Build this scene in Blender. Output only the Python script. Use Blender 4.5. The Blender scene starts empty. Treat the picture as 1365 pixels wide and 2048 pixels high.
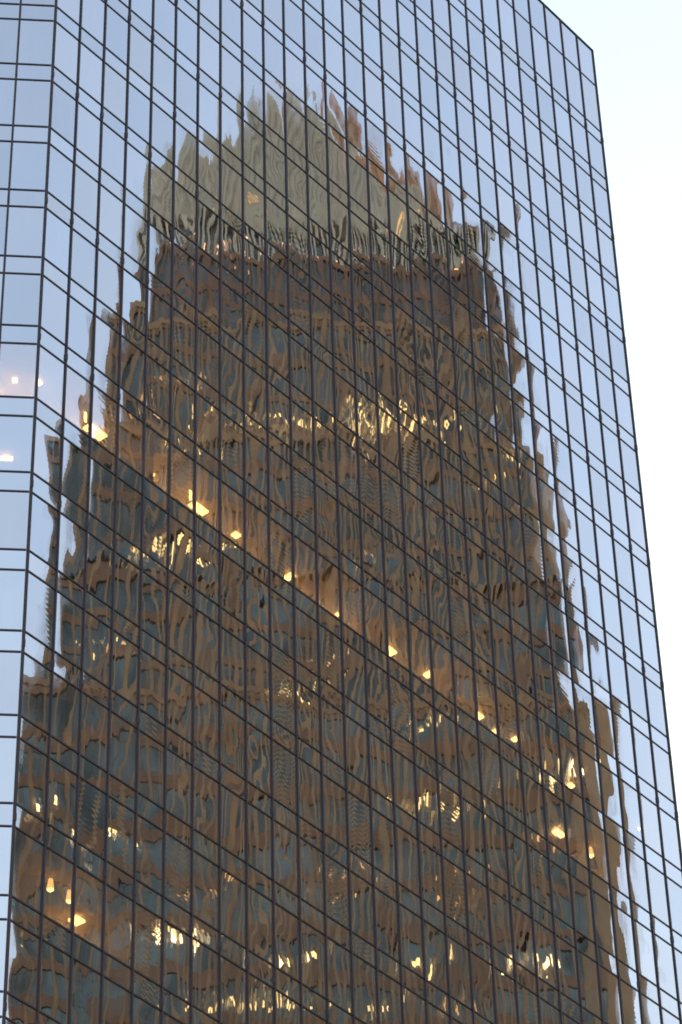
import bpy, math, random
from mathutils import Matrix, Vector

# ------------------------------------------------------------------ camera, sky, sun, exposure
scene = bpy.context.scene
COL = scene.collection
R = ((0.646473, 0.493022, 0.582239), (-0.762591, 0.440552, 0.473676), (-0.022974, -0.750229, 0.660779))
cam_data = bpy.data.cameras.new('camera')
cam_data.sensor_fit = 'VERTICAL'
cam_data.sensor_height = 36.0
cam_data.lens = 6685.6 / 2048 * 36.0
cam_data.clip_start = 0.5
cam_data.clip_end = 20000
cam = bpy.data.objects.new('camera', cam_data)
COL.objects.link(cam)
cam.matrix_world = Matrix(((R[0][0], -R[0][1], -R[0][2], -64.491),
                           (R[1][0], -R[1][1], -R[1][2], -67.276),
                           (R[2][0], -R[2][1], -R[2][2], 1.65),
                           (0, 0, 0, 1)))
scene.camera = cam

SUN_AZ, SUN_EL = 18.0, 16.0            # degrees; azimuth from +X towards +Y: low behind the glass tower
world = bpy.data.worlds.new('World')
scene.world = world
world.use_nodes = True
wn = world.node_tree
for nd in list(wn.nodes):
    wn.nodes.remove(nd)
sky = wn.nodes.new('ShaderNodeTexSky')
sky.sky_type = 'NISHITA'
sky.sun_disc = False
sky.sun_elevation = math.radians(SUN_EL)
sky.sun_rotation = math.radians(90.0 - SUN_AZ)
sky.altitude = 100
sky.air_density = 2.3
sky.dust_density = 0.6
sky.ozone_density = 1.0
bg = wn.nodes.new('ShaderNodeBackground')
bg.inputs['Strength'].default_value = 0.12
wo = wn.nodes.new('ShaderNodeOutputWorld')
wn.links.new(sky.outputs[0], bg.inputs['Color'])
wn.links.new(bg.outputs[0], wo.inputs['Surface'])

sun_data = bpy.data.lights.new('sun', 'SUN')
sun_data.energy = 0.5
sun_data.angle = math.radians(3.0)
sun_data.color = (1.0, 0.86, 0.7)
sun = bpy.data.objects.new('sun', sun_data)
COL.objects.link(sun)
ca, ce = math.radians(SUN_AZ), math.radians(SUN_EL)
sdir = Vector((math.cos(ca) * math.cos(ce), math.sin(ca) * math.cos(ce), math.sin(ce)))
sun.rotation_euler = sdir.to_track_quat('Z', 'Y').to_euler()
sun.location = (0, 0, 300)

scene.view_settings.view_transform = 'Standard'
scene.view_settings.look = 'None'
scene.view_settings.gamma = 1.0
scene.view_settings.exposure = 1.68
scene.cycles.use_denoising = True
scene.cycles.filter_width = 1.8
scene.cycles.max_bounces = 8
scene.cycles.transparent_max_bounces = 12
scene.cycles.sample_clamp_indirect = 6.0
scene.cycles.caustics_reflective = False
scene.cycles.caustics_refractive = False

rng = random.Random(7)


# ------------------------------------------------------------------ material helpers
def new_mat(name):
    m = bpy.data.materials.new(name)
    m.use_nodes = True
    nt = m.node_tree
    for nd in list(nt.nodes):
        nt.nodes.remove(nd)
    out = nt.nodes.new('ShaderNodeOutputMaterial')
    return m, nt, out


class G:
    """small expression helper over a node tree"""
    def __init__(self, nt):
        self.nt = nt

    def put(self, sock, v):
        if isinstance(v, bpy.types.NodeSocket):
            self.nt.links.new(v, sock)
        else:
            sock.default_value = v

    def m(self, op, a, b=0.0, c=0.0):
        nd = self.nt.nodes.new('ShaderNodeMath')
        nd.operation = op
        self.put(nd.inputs[0], a)
        self.put(nd.inputs[1], b)
        if len(nd.inputs) > 2:
            self.put(nd.inputs[2], c)
        return nd.outputs[0]

    def vm(self, op, a, b=None, scale=None):
        nd = self.nt.nodes.new('ShaderNodeVectorMath')
        nd.operation = op
        self.put(nd.inputs[0], a)
        if b is not None:
            self.put(nd.inputs[1], b)
        if scale is not None:
            self.put(nd.inputs[3], scale)
        return nd.outputs[0]

    def xyz(self, x, y, z=0.0):
        nd = self.nt.nodes.new('ShaderNodeCombineXYZ')
        for i, v in enumerate((x, y, z)):
            self.put(nd.inputs[i], v)
        return nd.outputs[0]

    def sep(self, v):
        nd = self.nt.nodes.new('ShaderNodeSeparateXYZ')
        self.put(nd.inputs[0], v)
        return nd.outputs

    def noise(self, vec, scale, detail=2.0, rough=0.5):
        nd = self.nt.nodes.new('ShaderNodeTexNoise')
        self.put(nd.inputs['Vector'], vec)
        nd.inputs['Scale'].default_value = scale
        nd.inputs['Detail'].default_value = detail
        nd.inputs['Roughness'].default_value = rough
        return nd

    def mixc(self, fac, a, b):
        nd = self.nt.nodes.new('ShaderNodeMix')
        nd.data_type = 'RGBA'
        self.put(nd.inputs[0], fac)
        self.put(nd.inputs[6], a)
        self.put(nd.inputs[7], b)
        return nd.outputs[2]

    def white(self, vec):
        nd = self.nt.nodes.new('ShaderNodeTexWhiteNoise')
        nd.noise_dimensions = '3D'
        self.put(nd.inputs['Vector'], vec)
        return nd.outputs


def coated_glass(name, opaque):
    """mirror-coated curtain-wall glass: each pane slightly bowed, tilted and roller-waved"""
    m, nt, out = new_mat(name)
    g = G(nt)
    uvp = nt.nodes.new('ShaderNodeUVMap'); uvp.uv_map = 'pane'
    uvs = nt.nodes.new('ShaderNodeUVMap'); uvs.uv_map = 'seed'
    u, v, _ = g.sep(uvp.outputs[0])
    sx_, sy_, _ = g.sep(uvs.outputs[0])
    w1 = g.white(g.xyz(sx_, sy_, 0.13))
    w2 = g.white(g.xyz(sx_, sy_, 7.31))
    w3 = g.white(g.xyz(sx_, sy_, 3.77))
    a1, a2, a3 = g.sep(w1[1])
    b1, b2, b3 = g.sep(w2[1])
    c1, c2, c3 = g.sep(w3[1])
    # slow swell of the sheet
    off = g.xyz(g.m('MULTIPLY', sx_, 41.0), g.m('MULTIPLY', sy_, 57.0), 0.0)
    n1 = g.noise(g.vm('ADD', g.xyz(g.m('MULTIPLY', u, 1.0), g.m('MULTIPLY', v, 0.5)), off), 1.0, 1.0, 0.45)
    e1, e2, _ = g.sep(n1.outputs['Color'])
    n2 = g.noise(g.vm('ADD', g.xyz(g.m('MULTIPLY', u, 2.6), g.m('MULTIPLY', v, 1.5)), off), 1.0, 1.0, 0.5)
    f1, f2, _ = g.sep(n2.outputs['Color'])
    n3 = g.noise(g.vm('ADD', g.xyz(g.m('MULTIPLY', u, 6.5), g.m('MULTIPLY', v, 0.5)), off), 1.0, 1.0, 0.5)
    h1, h2, _ = g.sep(n3.outputs['Color'])
    # roller wave, lying slightly off level
    ang = g.m('ADD', g.m('MULTIPLY', v, 26.0), g.m('MULTIPLY', u, g.m('MULTIPLY_ADD', c1, 16.0, -3.0)))
    ang = g.m('ADD', ang, g.m('MULTIPLY', f1, 5.0))
    wave = g.m('SINE', g.m('ADD', ang, g.m('MULTIPLY', c2, 6.28)))
    wamp = g.m('MULTIPLY_ADD', g.m('POWER', c3, 9.0), 0.0017, 0.00010)
    wave = g.m('MULTIPLY', wave, wamp)

    def cen(s, k):                      # (s - 0.5) * k
        return g.m('MULTIPLY', g.m('SUBTRACT', s, 0.5), k)
    slx = g.m('ADD', cen(a1, 0.011), g.m('ADD', g.m('MULTIPLY', u, g.m('MULTIPLY_ADD', a3, 0.007, 0.002)), g.m('MULTIPLY', g.m('POWER', u, 3.0), g.m('MULTIPLY_ADD', c2, 0.034, 0.010))))
    calm = g.m('MULTIPLY_ADD', g.m('POWER', c1, 3.0), 1.05, 0.28)
    slx = g.m('ADD', slx, g.m('MULTIPLY', calm, g.m('ADD', cen(e1, 0.034), cen(f1, 0.004))))
    slx = g.m('ADD', slx, wave)
    slz = g.m('ADD', cen(a2, 0.006), g.m('MULTIPLY', v, g.m('MULTIPLY_ADD', b1, 0.011, -0.0065)))
    slz = g.m('ADD', slz, g.m('MULTIPLY', calm, g.m('ADD', cen(e2, 0.030), g.m('ADD', cen(f2, 0.005), cen(h2, 0.006)))))
    slz = g.m('ADD', slz, g.m('MULTIPLY', wave, 0.8))
    geo = nt.nodes.new('ShaderNodeNewGeometry')
    N = geo.outputs['Normal']
    T = g.vm('CROSS_PRODUCT', (0, 0, 1), N)
    nrm = g.vm('ADD', N, g.vm('ADD', g.vm('SCALE', T, scale=slx), g.vm('SCALE', (0, 0, 1), scale=slz)))
    nrm = g.vm('NORMALIZE', nrm)
    tone = g.m('MULTIPLY_ADD', b2, 0.15, 0.935)
    tint = g.mixc(b3, (0.80, 0.77, 0.955, 1), (0.885, 0.79, 0.935, 1))
    tint = g.vm('SCALE', tint, scale=tone)
    gl = nt.nodes.new('ShaderNodeBsdfGlossy')
    gl.distribution = 'GGX'
    gl.inputs['Roughness'].default_value = 0.0
    g.put(gl.inputs['Color'], tint)
    g.put(gl.inputs['Normal'], nrm)
    if opaque:
        back = nt.nodes.new('ShaderNodeBsdfDiffuse')
        back.inputs['Color'].default_value = (0.02, 0.021, 0.023, 1)
    else:
        back = nt.nodes.new('ShaderNodeBsdfTransparent')
        back.inputs['Color'].default_value = (0.62, 0.52, 0.42, 1)
    mx = nt.nodes.new('ShaderNodeMixShader')
    mx.inputs[0].default_value = 0.78
    nt.links.new(back.outputs[0], mx.inputs[1])
    nt.links.new(gl.outputs[0], mx.inputs[2])
    nt.links.new(mx.outputs[0], out.inputs['Surface'])
    return m


def clear_inner():
    m, nt, out = new_mat('pane_inner_side')
    t = nt.nodes.new('ShaderNodeBsdfTransparent')
    t.inputs['Color'].default_value = (0.9, 0.92, 0.9, 1)
    nt.links.new(t.outputs[0], out.inputs['Surface'])
    return m


def stone(name, base, dark, rough=0.6, scale=0.5, warm=(0.90, 0.80, 0.72)):
    m, nt, out = new_mat(name)
    g = G(nt)
    geo = nt.nodes.new('ShaderNodeNewGeometry')
    P = geo.outputs['Position']
    n1 = g.noise(P, scale, 4.0, 0.6)
    n2 = g.noise(P, 6.0, 2.0, 0.6)
    fac = g.m('MULTIPLY_ADD', n1.outputs[0], 1.6, -0.4)
    fac = g.m('ADD', fac, g.m('MULTIPLY', g.m('SUBTRACT', n2.outputs[0], 0.5), 0.7))
    nt.nodes[-1].use_clamp = True
    col = g.mixc(fac, dark + (1,), base + (1,))
    oi = nt.nodes.new('ShaderNodeObjectInfo')
    col = g.vm('MULTIPLY', col, g.mixc(oi.outputs['Random'], warm + (1,), (1.08, 1.08, 1.08, 1)))
    b = nt.nodes.new('ShaderNodeBsdfPrincipled')
    b.inputs['Roughness'].default_value = rough
    g.put(b.inputs['Base Color'], col)
    bump = nt.nodes.new('ShaderNodeBump')
    bump.inputs['Strength'].default_value = 0.15
    bump.inputs['Distance'].default_value = 0.02
    g.put(bump.inputs['Height'], n2.outputs[0])
    nt.links.new(bump.outputs[0], b.inputs['Normal'])
    nt.links.new(b.outputs[0], out.inputs['Surface'])
    return m


def plain(name, col, rough=0.5, metal=0.0, var=0.15, scale=2.0):
    m, nt, out = new_mat(name)
    g = G(nt)
    geo = nt.nodes.new('ShaderNodeNewGeometry')
    n1 = g.noise(geo.outputs['Position'], scale, 3.0, 0.6)
    k = g.m('MULTIPLY_ADD', n1.outputs[0], 2 * var, 1 - var)
    c = g.vm('SCALE', tuple(col), scale=k)
    b = nt.nodes.new('ShaderNodeBsdfPrincipled')
    b.inputs['Roughness'].default_value = rough
    b.inputs['Metallic'].default_value = metal
    g.put(b.inputs['Base Color'], c)
    nt.links.new(b.outputs[0], out.inputs['Surface'])
    return m


def emit(name, col, strength):
    m, nt, out = new_mat(name)
    e = nt.nodes.new('ShaderNodeEmission')
    e.inputs['Color'].default_value = tuple(col) + (1,)
    e.inputs['Strength'].default_value = strength
    nt.links.new(e.outputs[0], out.inputs['Surface'])
    return m


def dark_window():
    m, nt, out = new_mat('office_window_glass')
    g = G(nt)
    geo = nt.nodes.new('ShaderNodeNewGeometry')
    n1 = g.noise(geo.outputs['Position'], 0.30, 2.0, 0.5)
    k = g.m('MULTIPLY_ADD', n1.outputs[0], 2.6, -0.3)
    nt.nodes[-1].use_clamp = False
    k = g.m('MAXIMUM', k, 0.12)
    gl = nt.nodes.new('ShaderNodeBsdfGlossy')
    gl.inputs['Roughness'].default_value = 0.04
    g.put(gl.inputs['Color'], g.vm('SCALE', (0.205, 0.225, 0.195), scale=k))
    d = nt.nodes.new('ShaderNodeBsdfDiffuse')
    d.inputs['Color'].default_value = (0.02, 0.024, 0.024, 1)
    mx = nt.nodes.new('ShaderNodeMixShader')
    mx.inputs[0].default_value = 0.6
    nt.links.new(d.outputs[0], mx.inputs[1])
    nt.links.new(gl.outputs[0], mx.inputs[2])
    nt.links.new(mx.outputs[0], out.inputs['Surface'])
    return m


M = dict(
    glass=coated_glass('coated_vision_glass', False),
    spandrel=coated_glass('coated_spandrel_glass', True),
    inner=clear_inner(),
    mullion=plain('dark_anodised_aluminium', (0.036, 0.022, 0.042), 0.45, 0.3),
    ceiling=plain('ceiling_board', (0.62, 0.57, 0.50), 0.8, 0, 0.08),
    partition=plain('painted_partition', (0.60, 0.50, 0.36), 0.7, 0, 0.08),
    core=plain('core_plaster', (0.25, 0.23, 0.21), 0.8),
    granite=stone('brown_granite', (0.405, 0.292, 0.178), (0.24, 0.17, 0.105)),
    granite_red=stone('red_granite', (0.28, 0.18, 0.115), (0.155, 0.099, 0.068)),
    limestone=stone('pale_limestone', (0.66, 0.665, 0.60), (0.46, 0.465, 0.42), warm=(0.95, 0.93, 0.9)),
    copper=stone('copper_toned_stone', (0.62, 0.44, 0.31), (0.50, 0.34, 0.24)),
    slot_shade=plain('limestone_slot_shade', (0.34, 0.35, 0.34), 0.6, 0, 0.15),  # darker limestone tone: shade of the crown slots put into the colour
    owin=dark_window(),
    frame=plain('window_frame_bronze', (0.06, 0.045, 0.035), 0.5, 0.2),
    lamp=emit('warm_lamp', (1.0, 0.60, 0.20), 8.0),
    added_uplight=emit('added_uplight_glow', (1.0, 0.55, 0.17), 7.0),
    hidden_fill=emit('hidden_fill_glow', (1.0, 0.55, 0.16), 24.0),  # glow of the unseen strips added in the offices
    lamp_soft=emit('warm_lamp_shade', (1.0, 0.58, 0.20), 2.6),
    lit=emit('lit_office_ceiling', (1.0, 0.71, 0.22), 0.95),
    lit_bright=emit('bright_office_ceiling', (1.0, 0.76, 0.32), 1.9),
    lit_dim=emit('dim_office_ceiling', (1.0, 0.58, 0.18), 0.5),
    lit_lamp=emit('colonnade_lamp', (1.0, 0.50, 0.20), 1.3),
    asphalt=plain('asphalt', (0.05, 0.05, 0.052), 0.9),
    paving=plain('concrete_paving', (0.30, 0.29, 0.27), 0.85),
)


# ------------------------------------------------------------------ mesh helpers
class MB:
    def __init__(self):
        self.v, self.f, self.mi = [], [], []

    def box(self, x0, x1, y0, y1, z0, z1, mi=0):
        b = len(self.v)
        self.v += [(x0, y0, z0), (x1, y0, z0), (x1, y1, z0), (x0, y1, z0), (x0, y0, z1), (x1, y0, z1), (x1, y1, z1), (x0, y1, z1)]
        for q in ((0, 3, 2, 1), (4, 5, 6, 7), (0, 1, 5, 4), (1, 2, 6, 5), (2, 3, 7, 6), (3, 0, 4, 7)):
            self.f.append(tuple(b + i for i in q)); self.mi.append(mi)
        return self

    def prism(self, poly, z0, z1, mi=0):          # poly ccw in xy
        b, n = len(self.v), len(poly)
        self.v += [(x, y, z0) for x, y in poly] + [(x, y, z1) for x, y in poly]
        self.f.append(tuple(b + i for i in reversed(range(n)))); self.mi.append(mi)
        self.f.append(tuple(b + n + i for i in range(n))); self.mi.append(mi)
        for i in range(n):
            j = (i + 1) % n
            self.f.append((b + i, b + j, b + n + j, b + n + i)); self.mi.append(mi)
        return self

    def profile(self, poly, y0, y1, mi=0):        # poly ccw in xz seen from +y ... extruded in y
        b, n = len(self.v), len(poly)
        self.v += [(x, y0, z) for x, z in poly] + [(x, y1, z) for x, z in poly]
        self.f.append(tuple(b + i for i in range(n))); self.mi.append(mi)
        self.f.append(tuple(b + n + i for i in reversed(range(n)))); self.mi.append(mi)
        for i in range(n):
            j = (i + 1) % n
            self.f.append((b + j, b + i, b + n + i, b + n + j)); self.mi.append(mi)
        return self

    def cone(self, cx, cy, z0, r0, z1, r1, mi=0, n=12):
        b = len(self.v)
        for z, r in ((z0, r0), (z1, r1)):
            self.v += [(cx + r * math.cos(2 * math.pi * i / n), cy + r * math.sin(2 * math.pi * i / n), z) for i in range(n)]
        self.f.append(tuple(b + i for i in reversed(range(n)))); self.mi.append(mi)
        self.f.append(tuple(b + n + i for i in range(n))); self.mi.append(mi)
        for i in range(n):
            j = (i + 1) % n
            self.f.append((b + i, b + j, b + n + j, b + n + i)); self.mi.append(mi)
        return self

    def mesh(self, name, mats):
        me = bpy.data.meshes.new(name)
        me.from_pydata(self.v, [], self.f)
        for m in mats:
            me.materials.append(m)
        me.polygons.foreach_set('material_index', self.mi)
        return me


def link(name, me, parent=None, loc=None, rotz=0.0):
    o = bpy.data.objects.new(name, me)
    COL.objects.link(o)
    if parent is not None:
        o.parent = parent
    if loc is not None:
        o.location = loc
    if rotz:
        o.rotation_euler = (0, 0, rotz)
    return o


def tag(o, label=None, cat=None, group=None, kind=None):
    if label: o['label'] = label
    if cat: o['category'] = cat
    if group: o['group'] = group
    if kind: o['kind'] = kind
    return o


# ------------------------------------------------------------------ ground
gm = MB().box(-6000, 6000, -6000, 6000, -0.5, 0.0).mesh('ground', [M['asphalt']])
tag(link('ground', gm), kind='structure')
pv = MB().prism([(-16, -7), (58, -7), (66, 3), (66, 62), (-24, 62), (-24, 3)], 0.0, 0.14).mesh('pavement', [M['paving']])
tag(link('pavement', pv), kind='structure')
pv = MB().box(-33, 27, -46, 9, 0.0, 0.14).mesh('plaza', [M['paving']])
tag(link('plaza', pv, loc=(82.9, -52.63, 0), rotz=math.radians(45)), kind='structure')

# ------------------------------------------------------------------ the glass tower
W, H, Z0 = 1.5, 3.8248, 112.287
SP = 0.975
NB, CB = 28, 8
ROOF = Z0 + 8 * H + 0.80 * H
KMAX = 27
za = lambda k: Z0 - k * H
L = NB * W
CH = CB * W * math.sqrt(0.5)
FOOT = [(0, 0), (L, 0), (L + CH, CH), (L + CH, CH + 36), (L, 2 * CH + 36), (0, 2 * CH + 36), (-CH, CH + 36), (-CH, CH)]

tower = tag(link('glass_tower', None, loc=(0, 0, 0)),
            'tall mirror glass office tower with dark grid of mullions and a chamfered corner', 'building')
chamfer_rot = math.radians(-45)        # local +x of the chamfer runs from (-CH, CH) down to the corner

FCAM = 6685.6


def pix(p):
    d = (p[0] + 64.491, p[1] + 67.276, p[2] - 1.65)
    c = [R[0][i] * d[0] + R[1][i] * d[1] + R[2][i] * d[2] for i in range(3)]
    return (c[0] / c[2] * FCAM + 682, c[1] / c[2] * FCAM + 1024, c[2])


GAP = 0.012
T = 0.028


def pane_geo(mb, uvp, uvs, x0, x1, z0, z1, seed):
    """a glass sheet with its outer face on y = 0"""
    b = len(mb.v)
    mb.box(x0 + GAP, x1 - GAP, 0.0, T, z0 + GAP, z1 - GAP, 1)
    mb.mi[-4] = 0                      # face (0,1,5,4) is the outer one
    hx, hz = (x1 - x0) / 2, (z1 - z0) / 2
    cx, cz = (x0 + x1) / 2, (z0 + z1) / 2
    for q in mb.f[-6:]:
        for i in q:
            x, y, z = mb.v[i]
            uvp += [x - cx, z - cz]
            uvs += list(seed)


def pane_mesh(name, cells, mat):
    mb, uvp, uvs = MB(), [], []
    for c in cells:
        pane_geo(mb, uvp, uvs, *c)
    me = mb.mesh(name, [mat, M['inner']])
    a = me.uv_layers.new(name='pane'); a.data.foreach_set('uv', uvp)
    b = me.uv_layers.new(name='seed'); b.data.foreach_set('uv', uvs)
    return me


def cells_for(nb):
    """(kind, j, x0, x1, z0, z1) for one facade"""
    out = []
    for j in range(nb):
        x0, x1 = j * W, (j + 1) * W
        out.append(('spandrel', x0, x1, za(-8), ROOF - 0.06))
        out.append(('spandrel', x0, x1, za(-7), za(-8)))
        for k in range(-7, KMAX + 1):
            out.append(('spandrel', x0, x1, za(k) - SP, za(k)))
            out.append(('vision', x0, x1, za(k + 1), za(k) - SP))
    return out


allc = []
for fi, nb in ((0, NB), (1, CB)):
    for (kind, x0, x1, z0, z1) in cells_for(nb):
        if fi == 0:
            to = lambda x: (x, 0.0)
        else:
            to = lambda x: (-CH + x * math.sqrt(0.5), CH - x * math.sqrt(0.5))
        q = [pix(to(x) + (z,)) for x, z in ((x0, z0), (x1, z0), (x1, z1), (x0, z1))]
        xs, ys = [p[0] for p in q], [p[1] for p in q]
        inside = min(xs) < 1365 and max(xs) > 0 and min(ys) < 2048 and max(ys) > 0
        area = abs(sum(q[i][0] * q[(i + 1) % 4][1] - q[(i + 1) % 4][0] * q[i][1] for i in range(4))) / 2
        # only the part inside the frame counts
        fx = (min(max(xs), 1365) - max(min(xs), 0)) / (max(xs) - min(xs))
        fy = (min(max(ys), 2048) - max(min(ys), 0)) / (max(ys) - min(ys))
        seed = (rng.random() * 0.9 + 0.05, rng.random() * 0.9 + 0.05)
        allc.append([kind, fi, x0, x1, z0, z1, seed, area * max(fx, 0) * max(fy, 0) if inside else -1])
for kind, mat, pname, sname in (('vision', M['glass'], 'vision_pane', 'upper_vision_panes'),
                                ('spandrel', M['spandrel'], 'spandrel_pane', 'upper_spandrel_panes')):
    lst = sorted([c for c in allc if c[0] == kind], key=lambda c: -c[7])
    near, rest = [c for c in lst[:300] if c[7] > 0], [c for c in lst if c[7] <= 0] + [c for c in lst[300:] if c[7] > 0]
    for c in near:
        x0, x1, z0, z1 = c[2:6]
        cx, cz = (x0 + x1) / 2, (z0 + z1) / 2
        me = pane_mesh(pname, [(x0 - cx, x1 - cx, z0 - cz, z1 - cz, c[6])], mat)
        if c[1] == 0:
            link(pname, me, tower, (cx, 0, cz))
        else:
            link(pname, me, tower, (-CH + cx * math.sqrt(0.5), CH - cx * math.sqrt(0.5), cz), chamfer_rot)
    for fi in (0, 1):
        r = [(c[2], c[3], c[4], c[5], c[6]) for c in rest if c[1] == fi]
        if r:
            o = link(pname + '_field', pane_mesh(pname + '_field', r, mat), tower,
                     (0, 0, 0) if fi == 0 else (-CH, CH, 0), 0 if fi == 0 else chamfer_rot)
            o['kind'] = 'stuff'

# mullions: a cap with a shadow joint and a splice collar every second storey
ZB = za(KMAX + 1)


def mullion_mesh(w, proj, phase):
    mb = MB()
    mb.box(-w / 2, w / 2, -proj, 0.10, ZB, ROOF)
    mb.box(-w / 2 - 0.012, w / 2 + 0.012, -proj * 0.45, 0.0, ZB, ROOF - 0.01)
    for k in range(-7, KMAX + 1):
        if (k + phase) % 2 == 0:
            z = za(k) - SP * 0.62
            mb.box(-w / 2 - 0.014, w / 2 + 0.014, -proj - 0.014, -proj * 0.4, z - 0.16, z + 0.16)
    return mb.mesh('mullion', [M['mullion']])


mm = [mullion_mesh(0.068, 0.058, 0), mullion_mesh(0.068, 0.058, 1)]
mc = mullion_mesh(0.095, 0.075, 1)
for j in range(1, NB):
    link('mullion', mm[1 if j % 5 else 0], tower, (j * W, 0, 0))
link('corner_mullion', mc, tower, (0, 0.01, 0), math.radians(-22.5))
link('corner_mullion', mc, tower, (L, 0.01, 0), math.radians(22.5))
for j in range(0, CB):
    x = j * W
    link('mullion', mm[1], tower, (-CH + x * math.sqrt(0.5), CH - x * math.sqrt(0.5), 0), chamfer_rot)
# transoms: one bar per line and facade
t0 = MB().box(0.07, L - 0.07, -0.030, 0.08, -0.034, 0.034).mesh('transom', [M['mullion']])
t1 = MB().box(0.07, CB * W - 0.07, -0.030, 0.08, -0.034, 0.034).mesh('transom', [M['mullion']])
lines = [za(-8)] + [z for k in range(-7, KMAX + 1) for z in (za(k), za(k) - SP)] + [ZB]
for z in lines:
    link('transom', t0, tower, (0, 0, z))
    link('transom', t1, tower, (-CH, CH, z), chamfer_rot)


def inset(poly, d):
    n = len(poly); out = []
    for i in range(n):
        p0, p1, p2 = Vector(poly[i - 1]), Vector(poly[i]), Vector(poly[(i + 1) % n])
        a, b = (p1 - p0).normalized(), (p2 - p1).normalized()
        na, nb_ = Vector((-a.y, a.x)), Vector((-b.y, b.x))
        m = (na + nb_).normalized()
        out.append(tuple(p1 + m * (d / m.dot(na))))
    return out


# roof, coping, hidden sides, floors
IN = inset(FOOT, 0.14)
link('roof', MB().prism(inset(FOOT, 0.15), za(-8) - 0.4, za(-8) - 0.02).mesh('roof', [M['core']]), tower)
cop = MB()
OUTER, INNER = inset(FOOT, -0.05), inset(FOOT, 0.35)
for i in range(8):
    j = (i + 1) % 8
    cop.prism([OUTER[i], OUTER[j], INNER[j], INNER[i]], ROOF - 0.05, ROOF + 0.06)
link('coping', cop.mesh('coping', [M['mullion']]), tower)
for i in range(1, 7):
    p, q = Vector(FOOT[i]), Vector(FOOT[i + 1])
    d = (q - p); ln = d.length
    r = [(x * W, (x + 1) * W, za(k + 1), za(k), (rng.random(), rng.random())) for x in range(int(ln / W + .01)) for k in range(-8, KMAX + 1, 1)]
    r += [(x * W, (x + 1) * W, za(-8), ROOF - 0.06, (rng.random(), rng.random())) for x in range(int(ln / W + .01))]
    o = link('rear_pane_field', pane_mesh('rear_pane_field', r, M['spandrel']), tower, (p.x, p.y, 0), math.atan2(d.y, d.x))
    o['kind'] = 'stuff'
link('lobby_wall', MB().prism(inset(FOOT, 0.25), 0.14, ZB + 0.02).mesh('lobby_wall', [M['granite_red']]), tower)
slab = MB().prism(IN, -SP + 0.03, -0.03).mesh('floor_slab', [M['ceiling']])
for k in range(-7, KMAX + 1):
    link('floor_slab', slab, tower, (0, 0, za(k)))
link('core_wall', MB().box(5, L - 5, 9, 2 * CH + 28, ZB, za(-8) - 0.4).mesh('core_wall', [M['core']]), tower)

# partitions that close off lit rooms (floor between spandrels k and k+1)
def partition(x, k, d=5.0, y0=0.20):
    z1, z0 = za(k) - SP + 0.02, za(k + 1) - 0.04
    link('partition', MB().box(-0.05, 0.05, y0, y0 + d, z0, z1).mesh('partition', [M['partition']]), tower, (x, 0, 0))


def back_partition(x0, x1, k, y):
    z1, z0 = za(k) - SP + 0.02, za(k + 1) - 0.04
    link('partition', MB().box(x0, x1, y, y + 0.1, z0, z1).mesh('partition', [M['partition']]), tower)


for x in (6.75, 14.6, 21.2, 27.1, 33.6):
    partition(x, 5)
back_partition(-4, 33.5, 5, 5.2)
partition(7.0, 11); back_partition(0.5, 6.9, 11, 5.2)
partition(38.2, 6); back_partition(33.8, 38.1, 6, 4.5)

# unseen glow strips added inside the lit offices to brighten their ceilings
def hidden_fill(x0, x1, k, y=2.9, w=0.12, drop=0.8):
    z = za(k) - SP - drop
    mb = MB().box(x0, x1, y, y + w + 0.06, z - 0.08, z - 0.02, 1)
    mb.box(x0 + 0.03, x1 - 0.03, y + 0.03, y + 0.03 + w, z - 0.02, z, 0)
    link('hidden_fill_light', mb.mesh('hidden_fill_light', [M['hidden_fill'], M['ceiling']]), tower)


for x0, x1, w in ((0.2, 2.6, .10), (3.2, 6.4, .12), (7.0, 10.2, .20), (10.6, 14.3, .12), (15.0, 18.0, .05), (18.4, 20.9, .16), (21.6, 26.6, .07), (27.4, 30.0, .06)):
    hidden_fill(x0, x1, 5, w=w)
hidden_fill(36.0, 37.9, 6, w=.06)
hidden_fill(4.8, 6.6, 11, w=.07)

# ------------------------------------------------------------------ lamps seen through the glass
def panel_lamp(x, y, k, w, d, label, rot=0.0):
    z = za(k) - SP + 0.03
    t = tag(link('ceiling_light', None, loc=(x, y, z), rotz=rot), label, 'ceiling light', 'office lamps seen through the glass')
    link('diffuser', MB().box(-w / 2, w / 2, -d / 2, d / 2, -0.19, -0.11).mesh('diffuser', [M['lamp']]), t)
    link('added_uplight', MB().box(-w * 0.4, w * 0.4, -d * 0.4, d * 0.4, -0.095, -0.088).mesh('added_uplight', [M['added_uplight']]), t)  # added glow on top of the lamp, unseen, brightens the ceiling
    link('housing', MB().box(-w / 2 - 0.02, w / 2 + 0.02, -d / 2 - 0.02, d / 2 + 0.02, -0.11, -0.095).mesh('housing', [M['ceiling']]), t)
    if w > 0.7:
        link('side_strip', MB().box(-w / 2 - 0.62, -w / 2 - 0.50, -0.48, -0.44, -0.60, -0.10).mesh('side_strip', [M['lamp']]), t)
    for s in (-1, 1):
        link('stem', MB().cone(s * w * 0.3, 0, -0.095, 0.012, 0, 0.012).mesh('stem', [M['mullion']]), t)
    return t


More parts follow.
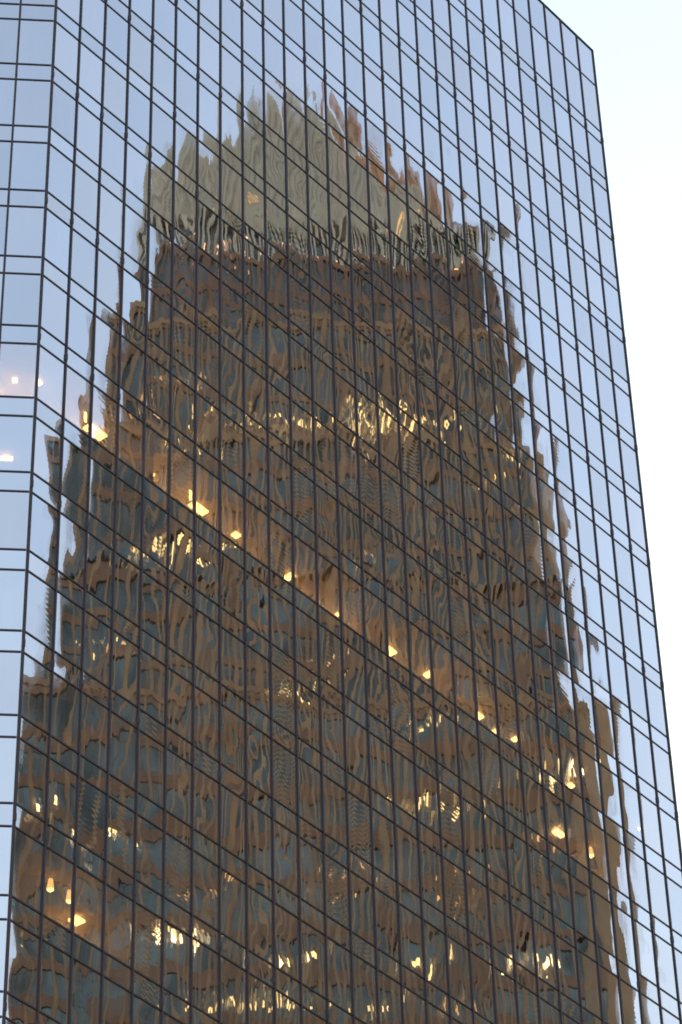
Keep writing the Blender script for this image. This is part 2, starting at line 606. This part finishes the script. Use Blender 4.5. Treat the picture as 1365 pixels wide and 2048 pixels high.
def shade_lamp(x, y, k, drop, label, r=0.11):
    z = za(k) - SP + 0.03
    t = tag(link('pendant_lamp', None, loc=(x, y, z)), label, 'pendant lamp', 'office lamps seen through the glass')
    link('shade', MB().cone(0, 0, -drop, r * 1.25, -drop + 0.42, r * 0.8).mesh('shade', [M['lamp_soft']]), t)
    link('bulb', MB().cone(0, 0, -drop - 0.05, r * 0.8, -drop - 0.005, r * 1.1).mesh('bulb', [M['lamp']]), t)
    link('cord', MB().cone(0, 0, -drop + 0.42, 0.01, 0, 0.01).mesh('cord', [M['mullion']]), t)
    return t


ORD = ['first', 'second', 'third', 'fourth', 'fifth', 'sixth', 'seventh', 'eighth', 'ninth', 'tenth', 'eleventh', 'twelfth']
row = [(1.45, 1.41, .28, .2), (4.99, 1.72, .95, .42), (8.05, 1.85, .8, .36), (11.13, 1.74, .85, .36), (13.4, 1.70, .3, .28), (16.87, 1.82, .28, .5),
       (20.1, 1.9, .16, .14), (23.33, 1.83, .85, .36), (25.84, 1.62, .28, .34), (29.43, 1.83, .75, .32), (31.0, 2.0, .28, .26), (32.0, 1.65, .26, .28)]
for i, (x, y, w, d) in enumerate(row):
    panel_lamp(x, y, 5, w, d, '%s warm ceiling lamp from the left in the long lit office row' % ORD[i])
panel_lamp(0.76, 2.01, 5, .2, .2, 'small warm lamp behind the left chamfer, upper of two', math.radians(-45))
panel_lamp(0.87, 2.38, 6, .5, .16, 'wider warm lamp behind the left chamfer, lower of two', math.radians(-45))
panel_lamp(5.4, 2.2, 11, .45, .4, 'warm lamp in the small amber room near the lower left')
shade_lamp(3.0, 1.15, 11, .55, 'glowing pendant shade at lower left, left one of the pair')
shade_lamp(3.95, 1.15, 11, .55, 'glowing pendant shade at lower left, right one of the pair')
shade_lamp(36.47, 1.21, 6, .5, 'single glowing pendant shade near the lower right', 0.14)
panel_lamp(36.4, 1.9, 5, .3, .25, 'small warm lamp right of the long lit row, by the reflected edge')
panel_lamp(41.2, 1.55, 5, .15, .15, 'tiny lamp in the pale sky reflection at lower right')
panel_lamp(34.6, 1.5, 6, .6, .3, 'warm lamp left of the single pendant at lower right')

# ------------------------------------------------------------------ the granite tower across the street, seen in the glass
gt = tag(link('granite_tower', None, loc=(82.895, -52.63, 0), rotz=math.radians(45)),
         'stepped brown granite office tower with pale crown, mirrored in the glass', 'building')
FL = 3.9
tiers = [  # x0, x1, z0, z1, front, narrow stone material
    (-25.5, 18.9, 0.14, 149.6, 1.5, 'granite'),
    (-21.9, 16.9, 149.6, 162.0, 0.8, 'granite'),
    (-21.2, 16.2, 162.0, 175.4, 0.7, 'granite'),
    (-18.0, 14.7, 175.4, 188.4, 0.35, 'granite'),
    (-16.2, 13.8, 188.4, 195.7, 0.0, 'granite_red'),
]
# lit offices: (along the face, height, dim)
lit_spots = [(-5.72,177.6,0),(-3.2,177.6,0),(1.72,178.4,0),(-10.01,177.1,0),(-5.31,177.9,0),(8.84,178.4,0),(5.77,178.2,0),(1.97,178.3,0),(1.87,177.7,0),(-0.27,177.7,0),(2.6,178.5,0),(4.26,178.1,0),(-4.51,178.1,0),(6.33,178.3,0),(3.49,177.7,0),(3.4,177.7,0),(-2.72,177.5,0),(-1.78,177.4,0),(6.6,178.6,0),(-7.67,177.8,0),(8.26,178.4,0),(1.73,178.2,0),(-0.57,178.0,0),(-3.56,177.6,0),(0.9,177.6,0),(2.78,177.7,0),(6.13,177.8,0),(2.59,178.4,0),(6.22,177.8,0),(7.08,178.2,0),(3.41,178.4,0),(5.67,178.1,0),(-4.82,178.1,0),(6.09,177.8,0),(-8.72,178.2,0),(-8.47,178.8,0),(-8.56,178.2,0),(-8.11,179.0,0),(1.64,179.8,0),(2.08,179.5,0),(2.76,178.9,0),(1.15,178.8,0),(0.33,179.7,0),(1.58,179.8,0),(-0.16,179.3,0),(1.62,179.7,0),(0.34,176.3,0),(1.92,176.3,0),(5.34,177.0,0),(2.78,176.7,0),(3.85,176.7,0),(3.36,176.7,0),(5.59,176.9,0),(2.61,176.5,0),(-13.15,181.4,1),(-11.57,181.2,1),(-12.49,181.7,1),(-12.77,181.1,1),(-13.62,181.1,1),(-12.31,181.7,1),(-12.32,181.3,1),(-12.21,181.4,1),(-14.76,178.5,1),(-15.17,179.1,1),(-14.78,178.3,1),(-11.95,174.4,0),(-11.3,174.6,0),(-11.74,174.6,0),(-11.72,174.3,0),(-15.16,163.8,0),(-13.76,164.1,0),(-14.35,163.5,0),(-15.13,163.9,0),(-13.66,164.0,0),(-15.49,163.7,0),(-13.98,164.1,0),(-15.09,163.8,0),(-13.57,163.8,0),(-13.51,164.0,0),(-11.45,163.8,0),(-10.03,164.1,0),(-11.75,164.3,0),(-10.95,164.3,0),(-10.23,163.7,0),(-11.86,164.2,0),(-10.23,163.9,0),(-10.23,164.2,0),(-8.56,164.4,0),(1.89,163.5,1),(1.13,163.4,1),(1.26,163.4,1),(2.11,163.7,1),(-4.39,151.3,0),(-4.07,151.3,0),(-4.23,151.3,0),(-1.47,153.5,1),(-1.81,153.0,1),(-1.96,153.3,1),(4.0,140.9,0),(3.87,141.1,0),(4.69,140.9,0),(5.21,141.1,0),(5.4,140.6,0),(5.44,140.5,0),(5.4,140.7,0),(3.36,140.5,0),(3.73,140.9,0),(7.84,140.4,0),(7.32,140.1,0),(7.74,140.6,0),(7.0,140.1,0),(7.45,140.2,0),(7.22,140.7,0),(-22.16,137.9,0),(-22.48,137.9,0),(-21.83,137.9,0),(-21.94,138.5,0),(-16.97,137.1,0),(-18.52,137.5,0),(-17.93,137.3,0),(-17.52,137.4,0),(-16.59,137.8,0),(-18.51,137.6,0),(-18.32,137.7,0),(-16.05,137.2,0),(-18.42,137.3,0),(-9.46,133.8,1),(-9.38,133.6,1),(-8.86,133.8,1),(-9.74,133.8,1),(-9.89,133.6,1),(0.72,134.1,1),(-1.92,134.2,1),(-0.71,133.9,1),(0.99,134.1,1),(7.95,133.9,1),(7.32,134.1,1),(7.42,133.8,1),(7.29,133.8,1),(-13.88,129.3,0),(-13.86,129.0,0),(-12.84,129.5,0),(-12.43,129.2,0),(-11.85,129.6,0),(-11.89,129.3,0),(-12.62,129.5,0),(-12.78,129.2,0),(-12.16,129.2,0),(-3.46,127.4,0),(-3.59,127.4,0),(-5.02,127.4,0),(-5.24,127.7,0),(-3.49,127.8,0),(-5.04,127.7,0),(-3.25,127.7,0),(-5.2,127.2,0),(4.43,127.2,0),(4.88,127.3,0),(5.12,127.5,0),(12.45,128.0,0),(12.35,127.7,0),(12.23,127.9,0),(12.28,127.3,0),(10.54,127.7,0),(11.81,127.4,0),(11.01,127.8,0),(11.01,127.5,0),(12.32,127.7,0),(-9.35,124.0,0),(-9.43,123.9,0),(-10.72,123.8,0),(-6.42,124.0,0),(-7.51,124.2,0),(-7.79,123.8,0),(-7.87,123.9,0),(-8.79,123.8,0),(-6.79,124.2,0),(-5.15,123.6,0),(-3.91,123.8,0),(-4.63,123.6,0),(1.19,123.9,0),(1.2,123.7,0),(1.38,123.9,0),(6.56,123.7,1),(5.64,123.9,1),(5.91,123.8,1),(6.33,124.2,1),(15.11,144.2,0),(15.56,143.9,0),(15.01,143.9,0),(15.25,143.6,0),(14.92,143.4,0),(12.14,143.4,1),(12.13,143.2,1),(14.29,138.1,1),(13.56,137.9,1),(14.37,138.2,1),(14.08,137.7,1),(11.06,172.7,0),(10.91,172.3,0),(11.15,172.1,0),(13.39,175.2,0),(13.13,175.2,0),(9.67,188.6,1),(11.42,188.5,1),(9.84,188.4,1),(10.02,188.9,1),(11.12,189.3,1),(9.42,188.4,1),(9.96,188.9,1),(10.71,188.7,1),(-18.58,154.4,0),(-16.42,153.6,1),(-16.5,153.5,1),(-7.6,194.7,1),(5.66,148.2,0),(5.56,147.8,0),(-23.2,128.1,0)]
lit_spots += [(-12.59, 129.76, 2), (-11.9, 129.09, 2), (-12.9, 128.68, 2), (10.89, 127.61, 2), (12.0, 127.84, 2), (12.67, 127.66, 2), (-18.14, 137.79, 2), (-22.29, 138.27, 2), (-4.58, 127.32, 2), (16.34, 144.28, 2)]
win_cells = []                   # x0, x1, z0, z1, y, lit
pier_cache = {}
for (x0, x1, z0, z1, fr, mt) in tiers:
    back = -38 + 1.2 * tiers.index((x0, x1, z0, z1, fr, mt))
    link('wall', MB().box(x0, x1, back, fr - 0.50, z0, z1).mesh('wall', [M['granite_red']]), gt)
    if z1 != 162.0:
        link('parapet', MB().box(x0 - 0.04, x1 + 0.04, fr - 0.62, fr + 0.03, z1, z1 + 0.7).mesh('parapet', [M[mt]]), gt)
    # bays: wide windows in the outer bays of the lower tiers, narrow ones between stone piers in the middle
    xs, x = [], x0
    piers = []
    n = 0
    while x < x1 - 0.4:
        wide = (x < -14.5 or x > 13.2) and z1 < 180
        pw = 0.62 if wide else (0.95 if n % 4 == 0 else 0.50)
        ww = 1.95 if wide else 0.78
        piers.append((x, min(x + pw, x1)))
        if x + pw + ww < x1 - 0.3:
            xs.append((x + pw, x + pw + ww))
        else:
            piers[-1] = (x, x1)
            break
        x += pw + ww
        n += 1
    for (a, b) in piers:
        mb = MB()
        mb.box(a, b, fr - 0.50, fr, z0, z1)
        if b - a > 0.6:
            mb.box(a + 0.12, b - 0.12, fr, fr + 0.12, z0, z1 - 0.3)
        link('pier', mb.mesh('pier', [M[mt]]), gt)
    sph = 1.25 if z1 < 150 else 0.95
    z = 195.7 - math.ceil((195.7 - z0) / FL) * FL
    while z < z1 - 0.1:
        s0, s1 = max(z, z0), min(z + sph, z1)
        if s1 - s0 > 0.2:
            link('spandrel', MB().box(x0 + 0.05, x1 - 0.05, fr - 0.50, fr - 0.07, s0, s1).mesh('spandrel', [M['granite_red']]), gt)
        w0, w1 = max(z + sph, z0), min(z + FL, z1)
        if w1 - w0 > 0.8:
            for (a, b) in xs:
                win_cells.append([a, b, w0, w1, fr - 0.20, []])
        z += FL
for (sx, sz, dim) in lit_spots:
    best = min(win_cells, key=lambda c: max(c[0] - sx, sx - c[1], 0) + 1.5 * max(c[2] - sz, sz - c[3], 0))
    best[5].append((sx, sz, dim))
win_cells.sort(key=lambda c: (not (c[3] > 117), -(c[1] - c[0]), abs(c[2] - 117)))
wm_cache = {}


def window_geo(mb, w, h, cx, cy, cz, lit, r):
    mb.box(cx - w / 2, cx + w / 2, cy - 0.05, cy, cz, cz + h, 0)
    f = 0.05
    mb.box(cx - w / 2, cx + w / 2, cy, cy + 0.05, cz, cz + f, 1)
    mb.box(cx - w / 2, cx + w / 2, cy, cy + 0.05, cz + h - f, cz + h, 1)
    if w > 1.2:
        mb.box(cx - 0.03, cx + 0.03, cy, cy + 0.05, cz + f, cz + h - f, 1)
    for (sx, sz, dim) in lit:          # ceiling lights glowing behind the pane
        lw = r.uniform(0.16, 0.36) if w < 1.2 else r.uniform(0.2, 0.5)
        lh = r.uniform(0.2, 0.6)
        if dim == 2:
            lw, lh = min(0.6, w * 0.7), 0.75
        lx = min(max(sx, -w / 2 + lw / 2 + 0.04), w / 2 - lw / 2 - 0.04)
        lz = min(max(sz - lh / 2, 0.08), h - lh - 0.08)
        mb.box(cx + lx - lw / 2, cx + lx + lw / 2, cy + 0.002, cy + 0.012, cz + lz, cz + lz + lh, (2, 3, 4)[dim])


wmats = [M['owin'], M['frame'], M['lit'], M['lit_dim'], M['lit_bright']]
for idx, (a, b, w0, w1, y, lit) in enumerate(win_cells[:300]):
    key = (round(b - a, 3), round(w1 - w0, 3), idx if lit else -1)
    if key not in wm_cache:
        mb = MB(); window_geo(mb, b - a, w1 - w0, 0, 0, 0, [(p - (a + b) / 2, q - w0, d) for p, q, d in lit], rng)
        wm_cache[key] = mb.mesh('window', wmats)
    link('window', wm_cache[key], gt, ((a + b) / 2, y, w0))
mb = MB()
for (a, b, w0, w1, y, lit) in win_cells[300:]:
    window_geo(mb, b - a, w1 - w0, (a + b) / 2, y, w0, [(p - (a + b) / 2, q - w0, d) for p, q, d in lit], rng)
tag(link('window_field', mb.mesh('window_field', wmats), gt), kind='stuff')

# dark colonnade under the crown
link('gallery_wall', MB().box(-15.6, 13.4, -24, -1.6, 196.4, 201.2).mesh('gallery_wall', [M['owin']]), gt)
x = -16.1
while x < 13.6:
    link('column', MB().box(x, x + 0.50, -0.9, -0.15, 196.4, 201.0).mesh('column', [M['limestone']]), gt)
    x += 1.25
for i in range(26):
    x = rng.uniform(-14.5, 12.6)
    t = link('gallery_lamp', MB().box(x - 0.11, x + 0.11, -1.55, -1.4, 0, 0.2).mesh('gallery_lamp', [M['lit_lamp']]), gt, (0, 0, rng.uniform(196.8, 199.0)))
# pale crown: high sloping centre and a lower left shoulder, ribbed
main_poly = [(-7.2, 201.0), (-7.2, 214.8), (-6.2, 217.0), (-4.6, 216.8), (1.3, 210.8), (5.8, 205.6), (9.2, 201.4), (9.2, 201.0)]
left_poly = [(-15.7, 201.0), (-15.0, 205.4), (-13.4, 210.0), (-10.9, 210.4), (-7.22, 211.0), (-7.22, 201.0)]
right_poly = [(9.22, 201.0), (9.22, 201.9), (13.6, 201.9), (13.6, 201.0)]
link('crown', MB().profile(main_poly, -22, -0.4).mesh('crown', [M['limestone']]), gt)
link('crown_shoulder', MB().profile(left_poly, -22, -0.7).mesh('crown_shoulder', [M['limestone']]), gt)
link('crown_shoulder', MB().profile(right_poly, -22, -0.7).mesh('crown_shoulder', [M['granite_red']]), gt)


def top_at(poly, x):
    best = 0
    n = len(poly)
    for i in range(n):
        (xa, za_), (xb, zb_) = poly[i], poly[(i + 1) % n]
        if min(xa, xb) <= x <= max(xa, xb) and abs(xa - xb) > 1e-6:
            best = max(best, za_ + (zb_ - za_) * (x - xa) / (xb - xa))
    return best


for poly, fy in ((main_poly, -0.4), (left_poly, -0.7)):
    x = min(p[0] for p in poly) + 0.25
    while x < max(p[0] for p in poly) - 0.3:
        h = min(top_at(poly, x), top_at(poly, x + 0.3)) - 0.15
        if h > 201.8:
            link('rib', MB().box(x, x + 0.3, fy, fy + 0.45, 201.0, h).mesh('rib', [M['limestone']]), gt)
            link('slot_shade_panel', MB().box(x + 0.60, x + 0.95, fy, fy + 0.03, 203.4, max(203.7, h - 1.5)).mesh('slot_shade_panel', [M['slot_shade']]), gt)  # dark strip painted as the shade of a shallow limestone recess
        x += 1.3

# copper-toned raised edge that runs down the sloping side of the crown
link('roof_edge', MB().profile([(-1.5, 215.6), (-1.2, 216.3), (10.0, 202.9), (9.8, 201.6)], -1.2, 0.2).mesh('roof_edge', [M['copper']]), gt)
for i in range(6):
    x = -0.4 + i * 1.8
    zt = 217.0 - (x + 2.4) * 1.29
    link('edge_post', MB().box(x, x + 0.14, -0.9, -0.6, zt - 2.2, zt + 0.9).mesh('edge_post', [M['limestone']]), gt)
for (x, z, w_) in ((-8.6, 202.2, 0.3), (-8.1, 201.9, 0.2), (6.6, 202.0, 0.35), (7.4, 201.9, 0.4)):
    link('gallery_lamp', MB().box(x - w_ / 2, x + w_ / 2, -0.6, -0.2, z - 0.12, z + 0.12).mesh('gallery_lamp', [M['lit_dim']]), gt)
